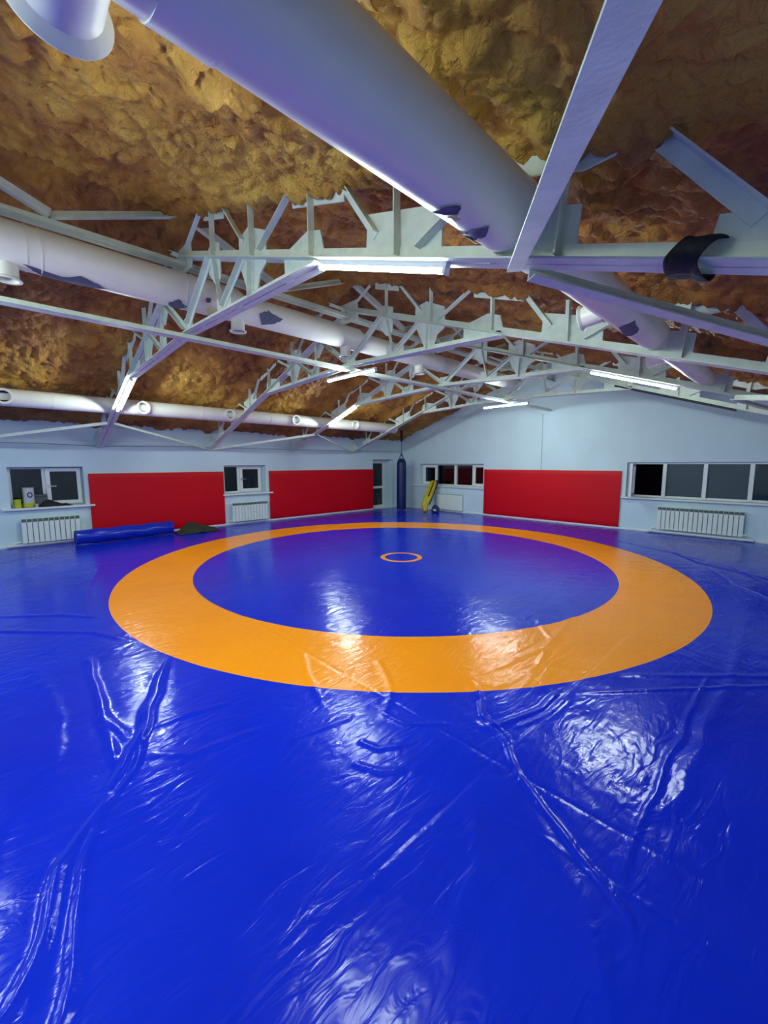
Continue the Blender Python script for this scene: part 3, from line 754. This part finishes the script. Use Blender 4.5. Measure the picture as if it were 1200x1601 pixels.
lamp((2.02, yT(4), on_chord(2.02)), (3.20, yT(4), on_chord(3.20)), 'bright white LED batten on the left slope of the nearest truss')
lamp((5.40, yT(3), on_tie(5.4) - .0), (6.62, yT(3), on_tie(5.4)), 'bright white LED batten under the middle of the second truss')
lamp((2.05, yT(2), on_chord(2.05)), (3.22, yT(2), on_chord(3.22)), 'bright white LED batten on the left slope of the third truss')
lamp((8.84, yT(2), on_chord(8.84)), (10.0, yT(2), on_chord(10.0)), 'bright white LED batten on the right slope of the third truss')
lamp((5.34, yT(1), on_tie(5.34)), (6.56, yT(1), on_tie(5.34)), 'bright white LED batten under the farthest truss before the gable')
lamp((5.38, yT(5), on_tie(5.38)), (6.60, yT(5), on_tie(5.38)), 'bright white LED batten under the truss behind the camera')
lamp((8.71, yT(5), on_chord(8.71)), (9.88, yT(5), on_chord(9.88)), 'bright white LED batten overhead on the right slope just behind the camera')
lamp((8.75, yT(6), on_chord(8.75)), (9.92, yT(6), on_chord(9.92)), 'bright white LED batten farthest behind the camera on the right slope')
lamp((2.05, yT(6), on_chord(2.05)), (3.22, yT(6), on_chord(3.22)), 'bright white LED batten behind the camera on the left slope')
# dark rod painting in the shade on the far truss chord's underside
q = MB().sweep([(0, 0, 0), (1.95, 0, -SL * 1.95)], .02, 10).build('chord_shade_strip', M_CHORDSHADE); q.location = (8.42, yT(1), low(8.42) - .060)
tag(q, 'thin dark strip standing for the shade under the right slope of the farthest truss', 'painted shade')
# black cloth wrapped round the near chord
m = MB(); N = 26; W_ = 7; vs = []
prof = [(.085, .03), (.06, .056), (-.01, .058), (-.06, .05), (-.090, .02), (-.096, -.03), (-.094, -.05), (-.05, -.06), (.0, -.058), (.06, -.06), (.095, -.045), (.098, .0)]
K = len(prof)
for i in range(W_):
    u = i / (W_ - 1)
    for k, (yy, nn) in enumerate(prof):
        ph = k / K
        xo = 10.905 + 0.12 * u + 0.07 * max(0, (nn + .02) / .09) + 0.012 * math.sin(9 * u + 5 * ph)
        sw = 1 + .10 * math.sin(7 * u + 11 * ph) + .05 * math.sin(15 * u + 3 * k)
        zc = low(xo) - 0.008
        vs.append((xo - 10.9, yy * sw, zc + nn * sw - low(10.9)))
fs = [(i * K + k, i * K + (k + 1) % K, (i + 1) * K + (k + 1) % K, (i + 1) * K + k) for i in range(W_ - 1) for k in range(K)]
q = m.add(vs, fs).build('black_cloth', M_BLACKCLOTH, smooth=True); q.location = (10.9, yT(4), low(10.9))
so = q.modifiers.new('thick', 'SOLIDIFY'); so.thickness = .006
sb_ = q.modifiers.new('sub', 'SUBSURF'); sb_.levels = 2; sb_.render_levels = 2
tag(q, 'black cloth strip wrapped around the nearest truss chord at right', 'cloth')

# ================================================================== WALL PADS
def pad(u0, u1, z0, z1, wall, label):
    nu, nz = max(8, int((u1 - u0) / .05)), 24
    U, Zz = np.meshgrid(np.linspace(u0, u1, nu), np.linspace(z0, z1, nz))
    eu = np.minimum(U - u0, u1 - U); ez = np.minimum(Zz - z0, z1 - Zz); ed = np.clip(np.minimum(eu, ez) / .04, 0, 1)
    D = .045 + .015 * np.sqrt(ed) + .004 * perlin(U * 1.4, Zz * 1.4 + 3) + .0025 * perlin(U * 5, Zz * 3) * ed
    c = ((u0 + u1) / 2, z0)
    if wall == 'left': loc = (0, c[0], c[1]); A = (D, U - c[0], Zz - c[1]); back = (0.004, U - c[0], Zz - c[1])
    else: loc = (c[0], 0, c[1]); A = (U - c[0], -D, Zz - c[1]); back = (U - c[0], 0 * U - .004, Zz - c[1])
    t = thing('wall_pad', label, 'wall pad', loc, 'red wall pads')
    o = grid_mesh('pad_cover', *A, M_RED, t, flip=(wall != 'left') ^ True)
    m = MB()
    if wall == 'left': m.box((0.004, u0 - c[0] + .002, .002), (.044, u1 - c[0] - .002, z1 - z0 - .002))
    else: m.box((u0 - c[0] + .002, -.044, .002), (u1 - c[0] - .002, -.004, z1 - z0 - .002))
    m.build('pad_core', M_RED, t)
    return t
pad(-10.24, -7.16, 0.09, 1.55, 'left', 'dark red wall pad behind the rolled blue mat on the left wall')
pad(-5.76, -1.53, 0.09, 1.55, 'left', 'dark red wall pad between the second window and the corner door')
pad(3.86, 7.95, 0.09, 1.56, 'far', 'bright red wall pad on the far gable wall between two windows')

# ================================================================== RADIATORS
def radiator(wall, u0, n, z0, z1, label, pitch=.09):
    t = thing('radiator', label, 'radiator', (0.0, u0, z0) if wall == 'left' else (u0, 0, z0), 'sectional radiators')
    H = z1 - z0
    P = (lambda u, d, z: (d, u, z)) if wall == 'left' else (lambda u, d, z: (u, -d, z))
    # one section, then shared mesh
    m = MB()
    m.box(P(.006, .050, .02), P(pitch - .006, .130, H - .07))           # front blade
    m.box(P(.014, .060, H - .05), P(pitch - .014, .112, H - .006))       # recessed neck of the head
    m.box(P(.004, .105, H - .04), P(pitch - .004, .118, H - .0))         # small vertical lip
    m.box(P(0, .07, .03), P(pitch, .11, .075)); m.box(P(0, .07, H - .10), P(pitch, .11, H - .06))
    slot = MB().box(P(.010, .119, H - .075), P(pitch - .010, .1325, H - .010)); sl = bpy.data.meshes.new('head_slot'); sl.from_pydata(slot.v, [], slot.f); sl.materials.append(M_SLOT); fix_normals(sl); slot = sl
    me = None
    for i in range(n):
        if me is None:
            o = m.build('section', M_RAD, t, bevel=.006); me = o.data
        else:
            o = link('section', me, t); bv = o.modifiers.new('bevel', 'BEVEL'); bv.width = .006; bv.segments = 2; bv.limit_method = 'ANGLE'
        o.location = P(i * pitch, 0, 0)
        link('head_slot', slot, o)
    L = n * pitch
    mb = MB(); mb.sweep([P(-.14, .05, .03 - z0 + .085), P(-.06, .06, .05), P(-.0, .09, .052)], .013, 10)
    mb.build('feed_pipe', M_WHITEPVC, t, smooth=True)
    MB().sweep([P(L - .005, .09, .052), P(L + .05, .09, .052)], .02, 10).build('valve', M_WHITEPVC, t, smooth=True)
    for q in (.2, .8): MB().box(P(L * q, .022, H - .1), P(L * q + .03, .085, H - .07)).build('bracket', M_RAD, t)
    return t
radiator('left', -11.46, 11, 0.10, 0.64, 'white sectional radiator under the leftmost window')
radiator('left', -6.98, 12, 0.10, 0.66, 'white sectional radiator under the narrow window between red pads')
radiator('far', 8.82, 18, 0.13, 0.70, 'long white sectional radiator under the dark window at far right')
# flat panel radiator
t = thing('panel_radiator', 'flat white panel radiator under the far corner window', 'radiator', (1.9, 0, .1))
MB().box((0, -.11, 0), (1.14, -.05, .55)).build('panel', M_RAD, t, bevel=.015)
MB().box((.02, -.105, .54), (1.12, -.055, .565)).build('top_grille', M_DARKIN, t)
for x in (.15, .95): MB().box((x, -.05, .35), (x + .04, -.022, .39)).build('bracket', M_RAD, t)
MB().sweep([(1.12, -.08, .05), (1.22, -.08, .05), (1.22, -.08, -.02)], .012, 8).build('feed_pipe', M_WHITEPVC, t, smooth=True)
# white pipe boxing under the right radiator
q = MB().box((0, -.10, -.02), (2.0, -.036, .02)).build('pipe_boxing', M_WHITEPVC, bevel=.006); q.location = (8.62, 0, .088)
tag(q, 'low white pipe boxing along the floor under the far right radiator', 'pipe boxing')
q = MB().box((.036, 0, -.02), (.09, 1.25, .015)).build('pipe_boxing', M_WHITEPVC, bevel=.006); q.location = (0, -11.7, .088)
tag(q, 'low white pipe boxing along the floor under the leftmost radiator', 'pipe boxing')

# ================================================================== PUNCHING BAG
t = thing('punching_bag', 'tall navy blue punching bag hanging on a chain in the far corner', 'punching bag', (.88, -.88, .0))
prof = [(.06, .001), (.062, .12), (.08, .165), (.12, .176), (.6, .178), (1.2, .176), (1.72, .174), (1.80, .165), (1.88, .12), (1.93, .08), (1.94, .001)]
n = 28; vs = [(r * math.cos(2 * math.pi * k / n), r * math.sin(2 * math.pi * k / n), z) for z, r in prof for k in range(n)]
fs = [(i * n + k, i * n + (k + 1) % n, (i + 1) * n + (k + 1) % n, (i + 1) * n + k) for i in range(len(prof) - 1) for k in range(n)]
MB().add(vs, fs).build('bag_body', M_BAG, t, smooth=True)
for k in range(4):
    a = k * math.pi / 2 + .4
    MB().sweep([(.165 * math.cos(a), .165 * math.sin(a), 1.80), (.11 * math.cos(a), .11 * math.sin(a), 1.92), (.01 * math.cos(a), .01 * math.sin(a), 2.12)], .011, 8).build('strap', M_BAG, t, smooth=True)
for k in range(11):      # chain links
    zc = 2.13 + k * .042
    pts = [(.014 * math.cos(q), 0, zc + .026 * math.sin(q)) if k % 2 else (0, .014 * math.cos(q), zc + .026 * math.sin(q)) for q in np.linspace(0, 2 * math.pi, 13)]
    MB().sweep(pts, .0055, 6, cap=False).build('chain_link', M_CHAIN, t, smooth=True)
MB().sweep([(0, 0, 2.56), (0, 0, 2.60), (0, 0, 2.72)], [.035, .045, .03], 12).build('hook_plate', M_CHAIN, t, smooth=True)
MB().box((-.03, -.03, 2.70), (.03, .03, 3.0)).build('hanger', M_CHAIN, t)

# ================================================================== YELLOW LEANING PAD and pouch
t = thing('training_pad', 'yellow padded training roll with brown stripe leaning below the far corner window', 'training pad', (1.98, -.80, .05))
path = [(0.03, -.03, .0), (-.02, -.02, .12), (-.06, .02, .25), (-.04, .10, .38), (-.04, .20, .55), (-.06, .36, .78), (-.09, .52, .98), (-.12, .60, 1.10)]
wid = [.075, .09, .135, .15, .15, .155, .145, .09]; thk = [.07, .085, .10, .10, .095, .09, .085, .06]
vs = []; n = 20
P_ = [Vector(p) for p in path]
side = Vector((math.cos(math.radians(44)), math.sin(math.radians(44)), 0))
for i, p in enumerate(P_):
    d = (P_[min(i + 1, len(P_) - 1)] - P_[max(i - 1, 0)]).normalized(); g = d.cross(side).normalized()
    for k in range(n):
        q = 2 * math.pi * k / n; c, s_ = math.cos(q), math.sin(q)
        vs.append(p + side * (wid[i] * math.copysign(abs(c) ** .7, c)) + g * (thk[i] * math.copysign(abs(s_) ** .7, s_)))
fs = [(i * n + k, i * n + (k + 1) % n, (i + 1) * n + (k + 1) % n, (i + 1) * n + k) for i in range(len(path) - 1) for k in range(n)] + [tuple(range(n)), tuple(range(len(vs) - 1, len(vs) - n - 1, -1))]
o = MB().add(vs, fs).build('pad_body', M_YELLOW, t, smooth=True)
sv = o.modifiers.new('sub', 'SUBSURF'); sv.levels = 1; sv.render_levels = 1
toc = Vector((CAM.x - 1.98, CAM.y + .8, 0)).normalized()
m = MB()
st = [P_[4] + toc * .112, P_[5] + toc * .108, P_[6] + toc * .10, P_[7] + toc * .07]
for a, b in zip(st, st[1:]): m.bar(a, b, side, toc, -.028, .028, -.02, .006)
m.build('brown_stripe', M_BROWN, t)
m = MB()
for a, b in zip(P_[2:], P_[3:]): m.bar(a - toc * .07, b - toc * .07, side, toc, .06, .19, -.05, .03)
m.build('navy_strip', M_NAVYCL, t)  # navy strip along the right rear side of the pad
t = thing('gear_pouch', 'small navy pouch with a pale patch at the foot of the yellow pad', 'pouch', (2.28, -.62, .05))
vs = []; n = 16
for z, r in ((0, .10), (.02, .15), (.10, .16), (.19, .12), (.25, .06), (.26, .005)):
    for k in range(n): a = 2 * math.pi * k / n; vs.append((r * math.cos(a) * (1 + .08 * math.sin(3 * a)), r * .8 * math.sin(a), z))
fs = [(i * n + k, i * n + (k + 1) % n, (i + 1) * n + (k + 1) % n, (i + 1) * n + k) for i in range(5) for k in range(n)] + [tuple(range(n))]
MB().add(vs, fs).build('pouch_body', M_NAVYCL, t, smooth=True)
MB().bar((.085, -.115, .06), (.05, -.125, .12), (.7, .7, 0), (.7, -.7, 0), -.05, .05, -.01, .008).build('pale_patch', M_PINK, t)

# ================================================================== ROLLED MAT and cloth by the left wall
t = thing('rolled_mat', 'rolled up glossy blue mat lying along the left wall', 'rolled mat', (.5, -9.65, .05))
a, b = Vector((.08, -.98, .155)), Vector((-.07, .96, .155))
d = (b - a).normalized(); e = Vector((d.y, -d.x, 0)); zz = Vector((0, 0, 1))
vs = []; NY = 40; n = 36
for i in range(NY + 1):
    u = i / NY
    for k in range(n):
        q = 2 * math.pi * k / n; rr = .155 + .006 * math.sin(5 * q + 7 * u) * math.sin(9 * u) + .005 * math.sin(2 * q + 23 * u)
        vs.append(a.lerp(b, u) + e * (rr * 1.06 * math.cos(q)) + zz * max(-.153, rr * .98 * math.sin(q)))
fs = [(i * n + k, i * n + (k + 1) % n, (i + 1) * n + (k + 1) % n, (i + 1) * n + k) for i in range(NY) for k in range(n)]
MB().add(vs, fs).build('outer_wrap', M_ROLL, t, smooth=True)
for p, s_ in ((a, 1), (b, -1)):      # coiled end: spiral ribbon
    m = MB(); vs = []; K = 110
    for i in range(K + 1):
        u = i / K; rr = .025 + .118 * u; q = u * 2 * math.pi * 4.5
        c = p + e * (rr * 1.04 * math.cos(q)) + zz * (rr * .96 * math.sin(q))
        vs += [c + d * (.006 * s_), c + d * (.10 * s_)]
    m.add(vs, [(2 * i, 2 * i + 1, 2 * i + 3, 2 * i + 2) for i in range(K)])
    o = m.build('coiled_end', M_ROLL, t, smooth=True); so = o.modifiers.new('thick', 'SOLIDIFY'); so.thickness = .008
U, V = np.meshgrid(np.linspace(-1, 1, 46), np.linspace(-1, 1, 46))
r_ = np.sqrt(U ** 2 + V ** 2)
hh = .21 * np.maximum(0, 1 - np.sqrt((U * 1.9 + .75 + .3 * V) ** 2 + (V * 1.1 + .2) ** 2)) + .11 * np.maximum(0, 1 - np.sqrt((U * 1.5 - .1) ** 2 + (V * 1.6 - .2) ** 2)) + .07 * np.exp(-((U - .3) ** 2 * 3 + (V + .1) ** 2 * 5)) + .05 * np.abs(perlin(U * 2.4 + 3, V * 2.4)) + .02
hh = hh * np.clip((1.05 - r_ + .25 * perlin(U * 1.7 + 9, V * 1.7)) / .25, 0, 1)
q = grid_mesh('olive_cloth', V * .26 , U * .50, hh + .002, M_OLIVE, flip=True); q.location = (.62, -8.15, .05)
so = q.modifiers.new('thick', 'SOLIDIFY'); so.thickness = .006; so.offset = 1
tag(q, 'crumpled dark olive cloth on the floor beside the rolled blue mat', 'cloth')

# ================================================================== THINGS ON THE LEFT SILL
def lathe(prof, n=24):
    vs = [(r * math.cos(2 * math.pi * k / n), r * math.sin(2 * math.pi * k / n), z) for z, r in prof for k in range(n)]
    fs = [(i * n + k, i * n + (k + 1) % n, (i + 1) * n + (k + 1) % n, (i + 1) * n + k) for i in range(len(prof) - 1) for k in range(n)]
    return MB().add(vs, fs)
SZ = W1[2]
t = thing('plastic_jar', 'small yellow green jar at the left end of the leftmost windowsill', 'jar', (-.02, -11.47, SZ))
lathe([(0, .001), (0, .055), (.15, .058), (.155, .001)]).build('jar_body', M_CANYEL, t, smooth=True)
lathe([(.15, .061), (.178, .061), (.18, .001)]).build('lid', M_CANYEL, t, smooth=True)
t = thing('paint_can', 'tall tin can with a white and blue label on the leftmost windowsill', 'can', (-.06, -11.29, SZ))
lathe([(0, .001), (0, .098), (.008, .102), (.41, .102), (.42, .106), (.428, .102), (.42, .095), (.41, .001)], 32).build('can_body', M_CANGREY, t, smooth=True)
n = 20
def label_patch(a0, a1, z0, z1, r, m, nm):
    vs = []; K = 14
    for i in range(K + 1):
        q = math.radians(a0 + (a1 - a0) * i / K)
        vs += [(r * math.cos(q), r * math.sin(q), z0), (r * math.cos(q), r * math.sin(q), z1)]
    return MB().add(vs, [(2 * i, 2 * i + 2, 2 * i + 3, 2 * i + 1) for i in range(K)]).build(nm, m, t, smooth=True)
label_patch(-50, 60, .10, .41, .104, M_CANWHITE, 'label')
label_patch(-60, 70, .01, .10, .104, M_CANYEL, 'label_band')
vs = []; K = 20        # round blue emblem on the label
for rr in (.030, .058):
    for k in range(K):
        q = 2 * math.pi * k / K; aa = math.radians(12) + rr * math.cos(q) / .1055 * .85; vs.append((.1055 * math.cos(aa), .1055 * math.sin(aa), .265 + rr * 1.1 * math.sin(q)))
MB().add(vs, [(k, (k + 1) % K, K + (k + 1) % K, K + k) for k in range(K)]).build('emblem', M_CANBLUE, t)
t = thing('cardboard_box', 'dim grey box behind the clutter on the leftmost windowsill', 'box', (-.17, -11.10, SZ))
MB().box((-.05, -.10, 0), (.05, .12, .26)).build('box_body', M_DARKBOX, t, bevel=.004)
MB().box((-.052, -.102, .20), (.053, .122, .215)).build('tape', M_RUBBER, t)
t = thing('spray_cup', 'tiny white cup on the leftmost windowsill beside the black cloth', 'cup', (.055, -11.175, SZ))
lathe([(0, .001), (0, .024), (.06, .028), (.06, .024), (.01, .02), (.01, .001)]).build('cup_body', M_CANWHITE, t, smooth=True)
lathe([(.06, .030), (.072, .030), (.074, .001)]).build('lid', M_CANWHITE, t, smooth=True)
U, V = np.meshgrid(np.linspace(-1, 1, 40), np.linspace(-1, 1, 24))
hh = (.10 * np.exp(-((U + .35) * 2.2) ** 2 - (V * 1.2) ** 2) + .03 + .03 * np.abs(perlin(U * 4, V * 3 + 2))) * np.clip((1.0 - np.sqrt(U ** 2 + V ** 2) + .1 * perlin(U * 3, V * 3)) / .3, 0, 1)
q = grid_mesh('dark_rag', V * .085, U * .30, hh + .002, M_BLACKCLOTH, flip=True); q.location = (-.03, -10.86, SZ)
so = q.modifiers.new('thick', 'SOLIDIFY'); so.thickness = .004; so.offset = 1
tag(q, 'crumpled black rag on the leftmost windowsill before the casement', 'rag')
